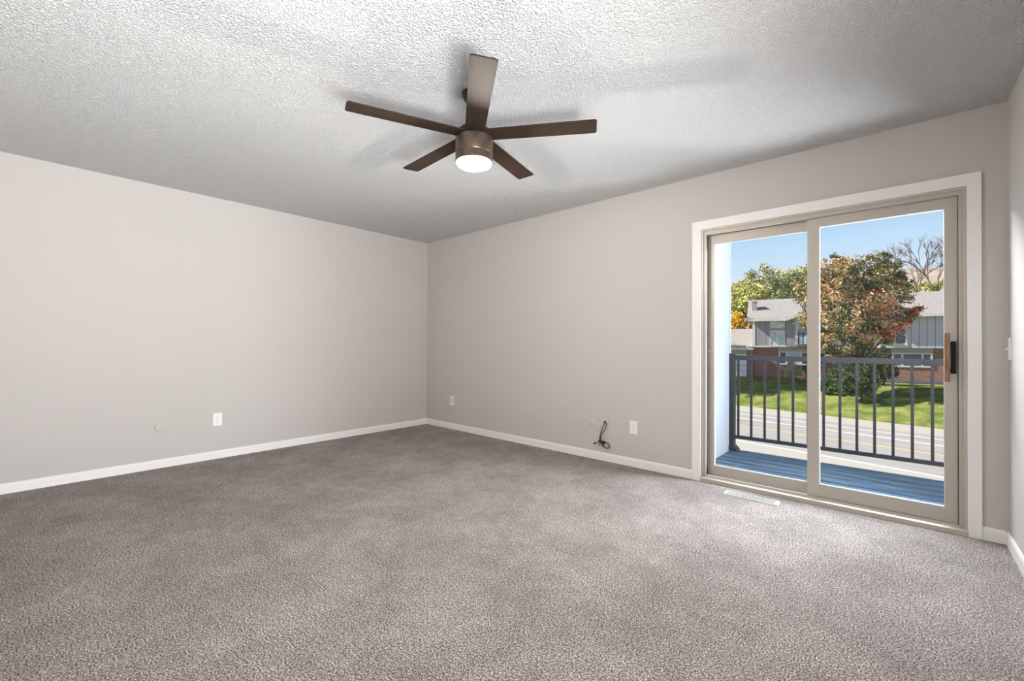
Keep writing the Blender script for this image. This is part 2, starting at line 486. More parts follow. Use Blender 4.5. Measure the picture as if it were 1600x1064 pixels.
tube(bm, [c1+Vector((0.006, 0, 0.001)), c1+Vector((-0.012, 0, -0.003))], 0.0075, 10); obj('connector', bm, m_cable, cable, True)

# light switch on the right wall
sw = empty('light_switch', (LX, 0.0-0.0115, 1.073), R(-90)); tag(sw, 'white toggle light switch at the edge of the right wall', 'light switch')
sw.location = (LX, -0.056, 1.073)
bm = bmesh.new(); box(bm, -0.036, 0.036, -0.006, 0, -0.060, 0.060, 0.0025); obj('cover_plate', bm, m_white, sw)
bm = bmesh.new()
prism(bm, [(-0.006, -0.006), (-0.006, 0.010), (-0.020, 0.000), (-0.021, -0.005), (-0.017, -0.008)], 'x', -0.005, 0.005); obj('toggle', bm, m_white, sw)

# floor register
fv = empty('floor_register', (3.975, -0.165, 0.0)); tag(fv, 'white slotted floor register set in the carpet before the sliding door', 'floor vent')
bm = bmesh.new()
L_, W_ = 0.175, 0.052
prism(bm, [(-L_, -W_), (L_, -W_), (L_, W_), (-L_, W_)], 'z', 0.0, 0.008)
top = [e for e in bm.edges if all(v_.co.z > 0.007 for v_ in e.verts)]
bmesh.ops.bevel(bm, geom=top, offset=0.005, segments=2, affect='EDGES')
obj('plate', bm, m_vent, fv)
bm = bmesh.new()
for i in range(26):
    x_ = -0.145+0.29*i/25
    for y_ in (-0.020, 0.020):
        box(bm, x_-0.0026, x_+0.0026, y_-0.014, y_+0.014, 0.0078, 0.0086)
obj('slots', bm, mat('register slot shadow grey', (0.03, 0.03, 0.03), 0.9), fv)

# ------------------------------------------------------------------ balcony
m_deck = mat('grey deck with sky blue in colour', srgb(92, 128, 160), 0.5)  # grey boards; blue of the reflected sky put into their colour
t, b = nodes(m_deck)
v = objcoord(t, (0.7, 4, 4))
dc = ramp(t, noise(t, v, 3.0, 4, 0.6), [(0.32, srgb(42, 63, 82)), (0.5, srgb(60, 80, 98)), (0.68, srgb(94, 108, 120))])
t.links.new(dc, b.inputs['Base Color'])
bump(t, b, noise(t, objcoord(t, (4, 60, 60)), 4, 3), 0.3, 0.003)
bm = bmesh.new()
yb = 0.155; k = 0
while yb < 1.52:
    box(bm, 3.40, 5.75, yb, min(yb+0.1185, 1.545), -0.075, -0.050, 0.004); yb += 0.1445
struct(obj('balcony_deck', bm, m_deck))
struct(boxes('deck_joists', [(3.44+0.45*i, 3.48+0.45*i, 0.16, 1.50, -0.25, -0.0755) for i in range(6)], mat('joist', srgb(90, 90, 92), 0.8)))
m_side = mat('pale blue white stucco', srgb(158, 165, 173), 0.8)
t, b = nodes(m_side); bump(t, b, noise(t, objcoord(t), 120, 3), 0.25, 0.003)
bm = bmesh.new(); box(bm, 3.24, 3.392, TH, 1.46, -0.25, 1.165); box(bm, 3.24, 3.392, TH, 1.46, 1.171, 2.45)
box(bm, 3.24, 3.389, TH+0.002, 1.458, 1.165, 1.171)
struct(obj('balcony_side_or_added_wall', bm, m_side))
bm = bmesh.new(); box(bm, 3.23, 3.400, 1.462, 1.50, 0.99, 2.45)
struct(obj('balcony_corner_trim', bm, mat('corner trim grey', srgb(168, 170, 176), 0.6)))
bm = bmesh.new(); box(bm, 5.76, 5.91, TH, 1.50, -0.25, 2.45); struct(obj('balcony_side_or_added_wall', bm, m_side))  # unseen right wall, added to keep the sun off the door
bm = bmesh.new(); box(bm, 3.2, 6.0, TH, 1.75, 2.47, 2.6); struct(obj('added_balcony_roof', bm, m_side))  # unseen roof, added to block the sun over deck and door
bm = bmesh.new(); box(bm, -0.15, 3.24, TH+0.001, TH+0.03, -2.8, 2.5); box(bm, 5.92, 9.0, TH+0.001, TH+0.03, -2.8, 2.5)
struct(obj('building_siding', bm, m_side))

m_rail = mat('dark grey railing paint', srgb(40, 41, 47), 0.45, 0.2)
rail = empty('balcony_railing', (3.403, 1.50, -0.05))
tag(rail, 'dark metal balcony railing with square balusters beyond the sliding door', 'railing')
def rb(name, *a, bev=0.002):
    bm = bmesh.new(); box(bm, a[0]-3.403, a[1]-3.403, a[2]-1.5, a[3]-1.5, a[4]+0.05, a[5]+0.05, bev); return obj(name, bm, m_rail, rail)
post = rb('post', 3.366, 3.440, 1.463, 1.537, -0.05, 0.992)
bm = bmesh.new(); prism(bm, [(-0.060, 0.0), (0.075, 0.0), (0.070, 0.016), (0.037, 0.050), (-0.037, 0.050), (-0.060, 0.02)], 'y', -0.055, 0.055)
obj('post_base', bm, m_rail, rail)
rb('top_rail', 3.440, 5.72, 1.480, 1.520, 0.922, 0.972)
rb('bottom_rail', 3.440, 5.72, 1.485, 1.515, 0.078, 0.112)
for i in range(18):
    x_ = 3.4735 + 0.1247*i
    rb('baluster', x_-0.0105, x_+0.0105, 1.4895, 1.5105, 0.112, 0.922, bev=0.001)
rb('post', 5.684, 5.756, 1.463, 1.537, -0.05, 0.992) if False else None

# ------------------------------------------------------------------ ground, street
EYE = 3.90
ZS = CAM.z - EYE                       # street level
TA = R(168.5)
TD = Vector((math.cos(TA), math.sin(TA), 0)); ND = Vector((math.sin(TA), -math.cos(TA), 0))
if ND.dot(FW) < 0: ND = -ND
G0 = Vector((CAM.x, CAM.y, 0))
def strip(name, d0, d1, z0, z1, th, m, la=-90, lb=90, nseg=1, zs=None):
    """a band parallel to the street, from d0 to d1 metres across it"""
    bm = bmesh.new()
    prof = [(d0, z0), (d1, z1)] if zs is None else zs
    prev = None
    for i in range(len(prof)-1):
        (a, za), (c, zc) = prof[i], prof[i+1]
        q = []
        for (d, z_, s, dz) in ((a, za, la, 0), (c, zc, la, 0), (c, zc, lb, 0), (a, za, lb, 0), (a, za, la, -th), (c, zc, la, -th), (c, zc, lb, -th), (a, za, lb, -th)):
            P = G0 + ND*d - TD*s; q.append(bm.verts.new((P.x, P.y, z_+dz)))
        for f in ((0, 1, 2, 3), (4, 5, 6, 7), (0, 1, 5, 4), (1, 2, 6, 5), (2, 3, 7, 6), (3, 0, 4, 7)): bm.faces.new([q[j] for j in f])
    bmesh.ops.remove_doubles(bm, verts=bm.verts[:], dist=1e-5)
    return obj(name, bm, m)
m_asph = mat('worn grey asphalt', srgb(168, 164, 160), 0.9)
t, b = nodes(m_asph)
t.links.new(ramp(t, noise(t, objcoord(t, (0.4, 1.2, 1)), 1.5, 5, 0.6), [(0.3, srgb(160, 157, 155)), (0.7, srgb(184, 179, 174))]), b.inputs['Base Color'])
m_conc = mat('pale concrete', srgb(190, 184, 175), 0.9)
m_lane = mat('white lane paint', srgb(240, 238, 234), 0.7)
m_yell = mat('yellow lane paint', srgb(226, 196, 132), 0.7)
m_grass = mat('lawn grass', srgb(110, 140, 50), 1.0, spec=0.1)
t, b = nodes(m_grass)
v = objcoord(t)
g1 = ramp(t, noise(t, v, 1.1, 5, 0.65), [(0.3, srgb(104, 122, 62)), (0.5, srgb(144, 156, 84)), (0.7, srgb(190, 188, 112))])
g2 = ramp(t, noise(t, v, 14, 3, 0.7), [(0.3, (0.6, 0.62, 0.6, 1)), (0.7, (1.25, 1.25, 1.2, 1))])
t.links.new(mixc(t, 1.0, g1, g2, 'MULTIPLY'), b.inputs['Base Color'])
bump(t, b, noise(t, v, 40, 3), 1.0, 0.05)

struct(strip('near_ground', 4.2, 17.75, ZS+0.0, ZS+0.0, 0.3, m_conc))
struct(strip('street', 17.75, 26.0, ZS-0.02, ZS-0.02, 0.3, m_asph))
struct(strip('gutter', 26.0, 27.75, ZS+0.0, ZS+0.05, 0.3, m_conc))
def line(d, w, m, label, cat='road marking'):
    tag(strip('lane_line', d-w/2, d+w/2, ZS-0.012, ZS-0.012, 0.008, m), label, cat)
line(17.95, 0.14, m_lane, 'white lane line on the near side of the street, seen under the bottom rail')
line(21.5, 0.13, m_yell, 'yellow lane line along the middle of the street')
line(23.55, 0.13, m_lane, 'wider white lane line beyond the yellow line')
line(25.0, 0.07, m_lane, 'thin white line farthest across the street, before the grass')
LAWN = [(27.75, ZS+0.10), (29.5, -2.38), (31.5, -1.98), (34.3, -1.44), (75, -1.40)]
struct(strip('lawn', 0, 0, 0, 0, 0.4, m_grass, zs=LAWN))
ZL = -1.40

# ------------------------------------------------------------------ houses across the street
HZ = math.atan2(RT.y, RT.x)
FH = Vector((FW.x, FW.y, 0)).normalized(); RH = Vector((FH.y, -FH.x, 0))
def PW(px, py, d):
    """world point at depth d (metres ahead) on a pixel of the photograph"""
    return CAM + (FW + RT*((px-800)/FPX) - UP*((py-532)/FPX))*d
m_sideg = mat('grey vertical siding', srgb(138, 140, 146), 0.8)
m_sidel = mat('light grey vertical siding', srgb(176, 180, 186), 0.8)
def grooves(m, base, dark, spacing):
    t, b = nodes(m)
    sx_ = t.nodes.new('ShaderNodeSeparateXYZ'); t.links.new(objcoord(t), sx_.inputs[0])
    fr_ = math_n(t, 'FRACT', math_n(t, 'MULTIPLY', sx_.outputs['X'], 1/spacing))
    lt = math_n(t, 'LESS_THAN', fr_, 0.09)
    t.links.new(mixc(t, lt, base, dark), b.inputs['Base Color'])
grooves(m_sideg, srgb(164, 161, 170), srgb(118, 116, 124), 0.41)
grooves(m_sidel, srgb(212, 208, 216), srgb(142, 140, 144), 0.39)
m_brick = mat('red brick', srgb(150, 100, 86), 0.9)
t, b = nodes(m_brick)
bt = t.nodes.new('ShaderNodeTexBrick'); bt.inputs['Scale'].default_value = 1.0
bt.inputs['Brick Width'].default_value = 0.24; bt.inputs['Row Height'].default_value = 0.08; bt.inputs['Mortar Size'].default_value = 0.008
bt.inputs['Color1'].default_value = srgb(172, 118, 104); bt.inputs['Color2'].default_value = srgb(138, 88, 78); bt.inputs['Mortar'].default_value = srgb(176, 158, 148)
mp = t.nodes.new('ShaderNodeMapping'); mp.inputs['Rotation'].default_value = (R(90), 0, 0)
t.links.new(objcoord(t), mp.inputs[0]); t.links.new(mp.outputs[0], bt.inputs[0]); t.links.new(bt.outputs[0], b.inputs['Base Color'])
m_shing = mat('sun bleached shingles', srgb(206, 198, 192), 0.95)
t, b = nodes(m_shing)
t.links.new(ramp(t, noise(t, objcoord(t, (1, 3, 6)), 3.0, 4, 0.7), [(0.3, srgb(150, 145, 143)), (0.7, srgb(182, 176, 172))]), b.inputs['Base Color'])
m_fascia = mat('white fascia', srgb(228, 226, 222), 0.6)
m_hwin = mat('dark house glass', srgb(58, 74, 84), 0.12, spec=0.8)
m_hwinl = mat('house glass with painted sky reflection', srgb(170, 200, 216), 0.15, spec=0.9)  # sky reflection put into the base colour
m_pale = mat('painted pale reflection', srgb(214, 224, 226), 0.3, spec=0.8)  # mottled patch of reflected light painted as pale panes
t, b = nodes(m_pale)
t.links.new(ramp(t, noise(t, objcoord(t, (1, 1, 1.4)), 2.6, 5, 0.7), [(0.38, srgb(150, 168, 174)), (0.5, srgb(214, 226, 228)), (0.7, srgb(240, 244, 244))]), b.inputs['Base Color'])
m_gdoor = mat('white garage door', srgb(226, 230, 234), 0.6)
m_taupe = mat('taupe trim', srgb(176, 170, 160), 0.8)

HROT = R(30)                            # the row of houses stands at an angle to the balcony
HX_ = RH*math.cos(HROT) - FH*math.sin(HROT)
HY_ = RH*math.sin(HROT) + FH*math.cos(HROT)
HO = PW(1177, 540, 33.0); HO.z = 0
def H_(px, py, yl=0.0):
    """where the sight line of a photograph pixel meets the vertical plane yl metres behind the house fronts: (x along the row, z)"""
    d = FW + RT*((px-800)/FPX) - UP*((py-532)/FPX)
    k = (yl - (CAM-HO).dot(HY_))/d.dot(HY_)
    P = CAM + d*k
    return (P-HO).dot(HX_), P.z
def X(px, yl=0.0): return H_(px, 540, yl)[0]
def Zh(py, px, yl=0.0): return H_(px, py, yl)[1] - ZL
def house(name, x0, label):
    P = HO + HX_*x0
    e_ = empty(name, (P.x, P.y, ZL), HZ-HROT)
    tag(e_, label, 'house')
    return e_
def hbox(name, e_, x0, x1, y0, y1, z0, z1, m, parent=None):
    return boxes(name, [(x0, x1, y0, y1, z0, z1)], m, parent or e_)
def gable_x(name, e_, x0, x1, ye, yr, yb_, ze, zr, m, th=0.16):
    bm = bmesh.new()
    prism(bm, [(ye, ze), (yr, zr), (yb_, ze), (yb_, ze-th), (yr, zr-th-0.02), (ye, ze-th)], 'x', x0, x1)
    return obj(name, bm, m, e_)
def hwindow(e_, x0, x1, z0, z1, y, splits, glass, frame=0.09, name='window'):
    """frame standing proud of a wall at y, panes as its children"""
    bm = bmesh.new()
    box(bm, x0, x1, y-0.06, y, z0, z0+frame); box(bm, x0, x1, y-0.06, y, z1-frame, z1)
    xs = [x0] + list(splits) + [x1]
    for i, x_ in enumerate(xs):
        a = x_ if i == 0 else (x_-frame if i == len(xs)-1 else x_-frame/2)
        box(bm, a, a+frame, y-0.06, y, z0+frame, z1-frame)
    f = obj(name, bm, m_fascia, e_)
    for i in range(len(xs)-1):
        bm = bmesh.new(); box(bm, xs[i]+frame*0.5, xs[i+1]-frame*0.5, y-0.03, y-0.005, z0+frame, z1-frame)
        obj('pane', bm, glass[i % len(glass)], f)
    return f

# --- left house
hA = house('house', 0, 'grey-sided two-storey house with a chimney and attached garage, left of the maple')
xe = X(1362)
zf, ze = Zh(542.5, 1200), Zh(497, 1200)
hbox('upper_wall', hA, 0, xe, 0, 8.0, zf, ze, m_sideg)
hbox('lower_wall', hA, 0, xe, 0.25, 8.0, 0, zf, m_brick)
hbox('wall_skirt', hA, -0.03, xe, -0.03, 0.0, zf, zf+0.10, m_fascia)
hbox('corner_board', hA, -0.05, 0.12, -0.03, 0.3, zf+0.1, ze, m_fascia)
yr_ = 4.0
zer, zrr = Zh(497.5, 1200, -0.5), Zh(467.5, 1210, yr_)
gable_x('roof', hA, X(1167, -0.5), xe, -0.5, yr_, 8.6, zer, zrr, m_shing)
bm = bmesh.new(); box(bm, X(1167, -0.5), X(1228, -0.5), -0.57, -0.5, zer-0.20, zer-0.02); obj('gutter', bm, m_fascia, hA)
# front-facing gable over the right wing
gx0, gx1 = X(1226, -0.7), X(1352, -0.7); gxm = (gx0+gx1)/2
gz0 = Zh(497.5, 1226, -0.7); gz1 = gz0 + (gxm-gx0)*0.36
bm = bmesh.new()
prism(bm, [(gx0, gz0), (gxm, gz1), (gx1, gz0), (gx1, gz0-0.14), (gxm, gz1-0.16), (gx0, gz0-0.14)], 'y', -0.68, 3.6); obj('gable_roof', bm, m_shing, hA)
bm = bmesh.new()
prism(bm, [(gx0, gz0+0.02), (gxm, gz1+0.02), (gx1, gz0+0.02), (gx1, gz0-0.2), (gxm, gz1-0.22), (gx0, gz0-0.2)], 'y', -0.73, -0.68); obj('rake_board', bm, m_fascia, hA)
bm = bmesh.new()
prism(bm, [(gx0+0.15, zf), (gx1-0.15, zf), (gx1-0.15, gz0-0.1), (gxm, gz1-0.17), (gx0+0.15, gz0-0.1)], 'y', -0.2, 0.0); obj('gable_wall', bm, m_sideg, hA)
hwindow(hA, X(1243, -.2), X(1280, -.2), Zh(540, 1255, -.2), Zh(496, 1255, -.2), -0.2, [X(1260, -.2)], [m_hwinl, m_hwin], 0.13)
bm = bmesh.new()
xr0, xr1 = X(1247, -.4), X(1277, -.4); z0_, z1_ = Zh(538, 1255, -.4), Zh(520, 1255, -.4)
box(bm, xr0, xr1, -0.42, -0.39, z1_-0.05, z1_)
for i in range(5):
    x_ = xr0+(xr1-xr0-0.05)*i/4; box(bm, x_, x_+0.05, -0.42, -0.39, z0_, z1_-0.05)
box(bm, xr0, xr1, -0.42, -0.2, z0_-0.05, z0_)
obj('window_rail', bm, m_rail, hA)
hwindow(hA, X(1203), X(1227), Zh(541.5, 1215), Zh(516, 1215), 0.0, [], [m_pale], 0.06)  # made-up window standing in for a patch of reflected light
hwindow(hA, X(1203.5), X(1226.5), Zh(513, 1215), Zh(499, 1215), 0.0, [], [m_pale], 0.06)  # upper part of the same painted reflection, also no real window
hbox('taupe_panel', hA, X(1216, .1), xe, 0.1, 0.25, Zh(549.5, 1240, .1), zf-0.03, m_taupe)
hwindow(hA, X(1216.5, .25), X(1290, .25), Zh(570, 1240, .25), Zh(549, 1240, .25), 0.25, [X(1228.5, .25), X(1252, .25), X(1268, .25)], [m_hwin, m_hwinl, m_hwin, m_hwin], 0.10)
# chimney
yc = 1.3
x0_, x1_ = X(1175, yc), X(1181, yc)+0.08
bm = bmesh.new(); box(bm, x0_, x1_, yc, yc+0.7, Zh(491, 1180, yc)-0.1, Zh(471, 1180, yc)); ch = obj('chimney', bm, mat('chimney stucco', srgb(176, 168, 162), 0.9), hA)
bm = bmesh.new(); box(bm, x0_-0.05, x1_+0.05, yc-0.05, yc+0.75, Zh(471, 1180, yc), Zh(469.5, 1180, yc)); obj('chimney_cap', bm, m_fascia, ch)
# garage wing
xg = X(1108)
zgw = Zh(545, 1160)
hbox('garage_wall', hA, xg, X(1167), 0.0, 5.4, 0, zgw, m_taupe)
hbox('brick_pier', hA, X(1167), 0.0, 0.05, 0.25, 0, zgw, m_brick)
zge, zgr = Zh(544, 1160, -.4), Zh(514, 1160, 3.2)
bm = bmesh.new()
prism(bm, [(-0.4, zge), (3.2, zgr), (6.4, zge), (6.4, zge-0.15), (3.2, zgr-0.17), (-0.4, zge-0.15)], 'x', xg-0.4, -0.06)
obj('garage_roof', bm, m_shing, hA)
bm = bmesh.new(); box(bm, xg-0.4, X(1178, -.4), -0.47, -0.4, Zh(546.5, 1160, -.4), Zh(543.3, 1160, -.4)); obj('garage_fascia', bm, m_fascia, hA)
bm = bmesh.new(); hgt = Zh(553, 1160)
for i in range(4): box(bm, xg+0.3, X(1166.5), -0.05, 0.0, 0.02+i*hgt/4, (i+1)*hgt/4-0.015)
obj('garage_door', bm, m_gdoor, hA)

dp = HO + HX_*X(1167.5, -.6) + HY_*(-.6); dp.z = H_(1167.5, 495, -.6)[1]
dish = empty('satellite_dish', tuple(dp), HZ-HROT); tag(dish, 'dark satellite dish seen edge-on at the roof corner of the left house', 'satellite dish')
bm = bmesh.new(); tube(bm, [(-0.40, 0, 0.58), (-0.25, 0.0, 0.34), (-0.03, 0, 0.02)], [0.045, 0.07, 0.045], 8); obj('reflector', bm, m_rail, dish)
bm = bmesh.new(); tube(bm, [(-0.38, -0.05, 0.02), (-0.05, 0, 0.0), (0.10, 0.12, -0.06)], 0.035, 6); obj('arm', bm, m_rail, dish)

# --- right house
xB = X(1364)
hB = house('house', xB, 'two-storey house with light grey siding over brick, right of the maple')
b_ = lambda px, yl=0.0: X(px, yl)-xB
zfB, zeB = Zh(544, 1440), Zh(491, 1440)
xw = 9.5
hbox('upper_wall', hB, 0, xw, 0, 8.0, zfB, zeB, m_sidel)
hbox('lower_wall', hB, 0, xw, 0.2, 8.0, 0, zfB, m_brick)
hbox('foundation', hB, 0, xw, 0.12, 0.2, 0, 0.22, mat('blue grey foundation', srgb(120, 122, 132), 0.9))
zer = Zh(490.5, 1440, -0.5)
gable_x('roof', hB, 0.02, xw+0.3, -0.5, 4.0, 8.6, zer, Zh(456, 1440, 4.0), m_shing)
bm = bmesh.new(); box(bm, 0.02, xw+0.3, -0.56, -0.5, zer-0.16, zer); obj('gutter', bm, m_fascia, hB)
hwindow(hB, b_(1380), b_(1417), Zh(538.5, 1410), Zh(512, 1410), 0.0, [b_(1398)], [m_hwin, m_hwin], 0.08)
hbox('window_sill', hB, b_(1374, -.1), b_(1418, -.1), -0.1, 0.0, Zh(543.5, 1410), Zh(538.5, 1410), m_fascia)
hbox('trim_panel', hB, b_(1392, .1), b_(1458, .1), 0.1, 0.2, Zh(551.5, 1440, .1), zfB-0.02, m_taupe)
hwindow(hB, b_(1393.5, .2), b_(1457, .2), Zh(574, 1430, .2), Zh(551, 1430, .2), 0.2, [b_(1409.5, .2), b_(1441, .2)], [m_hwin], 0.10)

# ------------------------------------------------------------------ hills
def hill(name, pts, d, depth, m, label=None):
    bm = bmesh.new()
    rows = []
    for px, py in pts:
        a = PW(px, py, d); bpt = PW(px, 541, d-depth)
        col = []
        for k in range(5):
            f = k/4
            q = bpt.lerp(a, f); q.z = (ZL-1) + (a.z-(ZL-1))*(f**0.8) ; col.append(bm.verts.new(q))
        c2 = a + FH*depth*0.8; c2.z = ZL-1; col.append(bm.verts.new(c2))
        rows.append(col)
    for a, c in zip(rows, rows[1:]):
        for k in range(len(a)-1): bm.faces.new((a[k], a[k+1], c[k+1], c[k]))
    return obj(name, bm, m, None, True)
m_hill = mat('dry grass hill', srgb(206, 178, 152), 1.0, spec=0.0)
t, b = nodes(m_hill)
t.links.new(ramp(t, noise(t, objcoord(t), 0.05, 6, 0.7), [(0.35, srgb(168, 150, 136)), (0.5, srgb(196, 180, 164)), (0.68, srgb(212, 198, 182))]), b.inputs['Base Color'])
tag(hill('hills', [(900, 455), (1000, 452), (1100, 449), (1145, 446), (1175, 436), (1205, 422), (1230, 420), (1262, 418.5), (1300, 421), (1360, 424), (1400, 421), (1425, 419.5), (1450, 419), (1478, 418.5), (1520, 417), (1600, 420), (1800, 428)], 420, 160, m_hill), kind='structure')

# ------------------------------------------------------------------ trees and shrubs
rng = np.random.default_rng(5)
def leaf_material(name, stops, nscale=1.0, seed=0.0, accent=None):
    """leaf colour from a per-leaf random value (attribute) so neighbours differ"""
    m = mat(name, (0.2, 0.2, 0.1), 0.7, spec=0.2)
    t, b = nodes(m)
    at = t.nodes.new('ShaderNodeAttribute'); at.attribute_name = 'tone'
    t.links.new(ramp(t, at.outputs['Fac'], stops), b.inputs['Base Color'])
    return m
def leaves(name, pts, tone, size, m, parent=None):
    n = len(pts)
    a = rng.normal(size=(n, 3)); a /= np.linalg.norm(a, axis=1)[:, None]
    b_ = rng.normal(size=(n, 3)); b_ -= (a*b_).sum(1)[:, None]*a; b_ /= np.linalg.norm(b_, axis=1)[:, None]
    s = size*rng.uniform(0.6, 1.3, size=(n, 1))
    c = np.cross(a, b_)
    V = np.empty((n*4, 3))
    V[0::4] = pts - a*s; V[1::4] = pts + b_*s*0.6 + c*s*0.15; V[2::4] = pts + a*s; V[3::4] = pts - b_*s*0.6 + c*s*0.15
    F = np.arange(n*4).reshape(n, 4)
    me = bpy.data.meshes.new(name)
    me.vertices.add(n*4); me.vertices.foreach_set('co', V.ravel())
    me.loops.add(n*4); me.loops.foreach_set('vertex_index', F.ravel())
    me.polygons.add(n); me.polygons.foreach_set('loop_start', np.arange(0, n*4, 4))
    me.update(); me.validate()
    at = me.attributes.new('tone', 'FLOAT', 'FACE'); at.data.foreach_set('value', tone.astype(np.float32))
    me.materials.append(m)
    o = bpy.data.objects.new(name, me); COL.objects.link(o)
    if parent: o.parent = parent
    return o
def blob_points(blobs, n):
    """points in a set of ellipsoids (x, y, z, rx, ry, rz), denser to the outside, broken into clumps"""
    vol = np.array([b[3]*b[4]*b[5] for b in blobs])**0.75; vol /= vol.sum()
    cnt = (vol*n).astype(int); out = []; idx = []
    for i, (bl, c) in enumerate(zip(blobs, cnt)):
        k = max(7, c//110)
        cl = rng.normal(size=(k, 3)); cl /= np.linalg.norm(cl, axis=1)[:, None]
        cl *= rng.uniform(0.5, 1.0, size=(k, 1))**0.5
        w = rng.integers(0, k, c)
        q = cl[w] + rng.normal(size=(c, 3))*0.145
        out.append(q*np.array(bl[3:6]) + np.array(bl[:3])); idx += [i]*c
    return np.concatenate(out), np.array(idx)
m_bark = mat('tree bark', srgb(96, 84, 74), 0.9)
m_barkp = mat('pale bare twigs', srgb(128, 110, 104), 0.9)

def local_blobs(base, lst, d):
    """lst of (px, py, radius_px_x, radius_px_y, depth offset, depth radius) at depth d, relative to base"""
    out = []
    for px, py, rx, ry, dd, rd in lst:
        c = PW(px, py, d+dd); k = (d+dd)/FPX
        l = c-base
        out.append((l.dot(RH), l.dot(FH), l.z, rx*k, rd, ry*k))
    return out
def tree(name, label, cat, px, d, blobs, n, size, m, tonefun=None, trunk=None, trunk_r=0.18, group=None):
    base = PW(px, 540, d)
    zb = np.interp((base-G0).dot(ND), [a for a, c in LAWN], [c for a, c in LAWN])
    base.z = zb
    e_ = empty(name, tuple(base), HZ); tag(e_, label, cat, group)
    bl = local_blobs(base, blobs, d)
    P_, idx = blob_points(bl, n)
    P_ = P_[P_[:, 2] > 0.03] if len(P_) else P_
    tone = rng.uniform(0, 1, len(P_)) if tonefun is None else tonefun(P_)
    leaves('foliage', P_, np.clip(tone, 0, 1), size, m, e_)
    bm = bmesh.new()
    tops = [Vector(b_[:3]) for b_ in bl]
    hz = min(t_.z for t_ in tops)
    st = Vector((0, 0, -0.05)); fork = Vector((0.05, 0, max(0.4, hz*0.55)))
    tube(bm, [st, st.lerp(fork, 0.5)+Vector((0.04, 0, 0)), fork], [trunk_r*1.2, trunk_r, trunk_r*0.85], 8)
    for t_ in tops:
        mid_ = fork.lerp(t_, 0.5)+Vector((rng.normal()*0.1, rng.normal()*0.1, 0.1))
        tube(bm, [fork, mid_, t_], [trunk_r*0.7, trunk_r*0.45, trunk_r*0.15], 6)
    obj('trunk', bm, m_bark, e_)
    return e_

# maple in front of the houses
m_maple = leaf_material('maple leaves', [(0.0, srgb(60, 72, 50)), (0.18, srgb(106, 114, 76)), (0.32, srgb(164, 158, 110)), (0.45, srgb(222, 186, 130)),
                                          (0.6, srgb(236, 190, 160)), (0.75, srgb(228, 124, 88)), (1.0, srgb(204, 44, 52))])
DT = 25.5
bM = PW(1338, 540, DT); zM = float(np.interp((bM-G0).dot(ND), [a for a, c in LAWN], [c for a, c in LAWN])); kT = DT/FPX
def maple_tone(P_):
    x = P_[:, 0]/kT; zt = (P_[:, 2]+zM-CAM.z)/kT       # in photo-scale units, only used to place the turned leaves
    n = len(P_)
    # turning leaves come in clumps; the outer right side has turned red
    q = np.floor(P_/0.62).astype(int)
    h = np.abs(np.sin(q[:, 0]*12.9898+q[:, 1]*78.233+q[:, 2]*37.719)*43758.5453) % 1
    tone = 0.02+0.36*rng.uniform(0, 1, n)**1.1
    turned = h > 0.66
    tone = np.where(turned, 0.30+0.32*rng.uniform(0, 1, n), tone)
    red = (((x-92)/34)**2 + ((zt-48)/20)**2 < 1) | (((x-38)/40)**2+((zt-22)/12)**2 < 1)
    tone = np.where(red & (rng.uniform(0, 1, n) < 0.62), 0.62+0.38*rng.uniform(0, 1, n), tone)
    mid_ = (((x-12)/36)**2+((zt-60)/26)**2 < 1) & (rng.uniform(0, 1, n) < 0.38)
    tone = np.where(mid_, 0.5+0.3*rng.uniform(0, 1, n), tone)
    return tone
tree('maple_tree', 'tall maple turning orange and red in front of the houses', 'tree', 1338, DT,
     [(1305, 440, 34, 34, 0, 1.5), (1272, 450, 26, 40, 0.4, 1.2), (1348, 432, 40, 30, 0.3, 1.6), (1385, 425, 20, 18, 0, 1.0), (1330, 470, 56, 36, 0, 2.0),
      (1380, 462, 36, 26, -0.3, 1.4), (1412, 492, 22, 14, 0, 0.9), (1300, 495, 38, 34, -0.4, 1.6), (1350, 505, 46, 28, -0.3, 1.8), (1392, 500, 30, 18, 0, 1.2),
      (1318, 530, 34, 22, -0.2, 1.3), (1358, 528, 30, 16, 0, 1.2), (1304, 541, 20, 16, 0, 0.9), (1336, 545, 24, 14, 0.2, 0.9), (1300, 408, 14, 9, 0, 0.6), (1372, 403, 18, 7, 0, 0.6), (1395, 436, 14, 14, 0.2, 0.7)],
     38000, 0.074, m_maple, maple_tone, trunk_r=0.085)
m_dkleaf = leaf_material('dark evergreen leaves', [(0.0, srgb(44, 60, 40)), (0.6, srgb(78, 98, 62)), (1.0, srgb(120, 132, 84))])
m_grleaf = leaf_material('yellow green leaves', [(0.0, srgb(134, 146, 86)), (0.4, srgb(196, 198, 120)), (0.8, srgb(234, 224, 150)), (1.0, srgb(240, 206, 164))])
m_sgleaf = leaf_material('sage green leaves', [(0.0, srgb(120, 134, 106)), (0.5, srgb(178, 186, 142)), (1.0, srgb(230, 216, 176))])
m_ylleaf = leaf_material('golden leaves', [(0.0, srgb(176, 128, 40)), (0.4, srgb(232, 184, 46)), (1.0, srgb(250, 220, 90))])
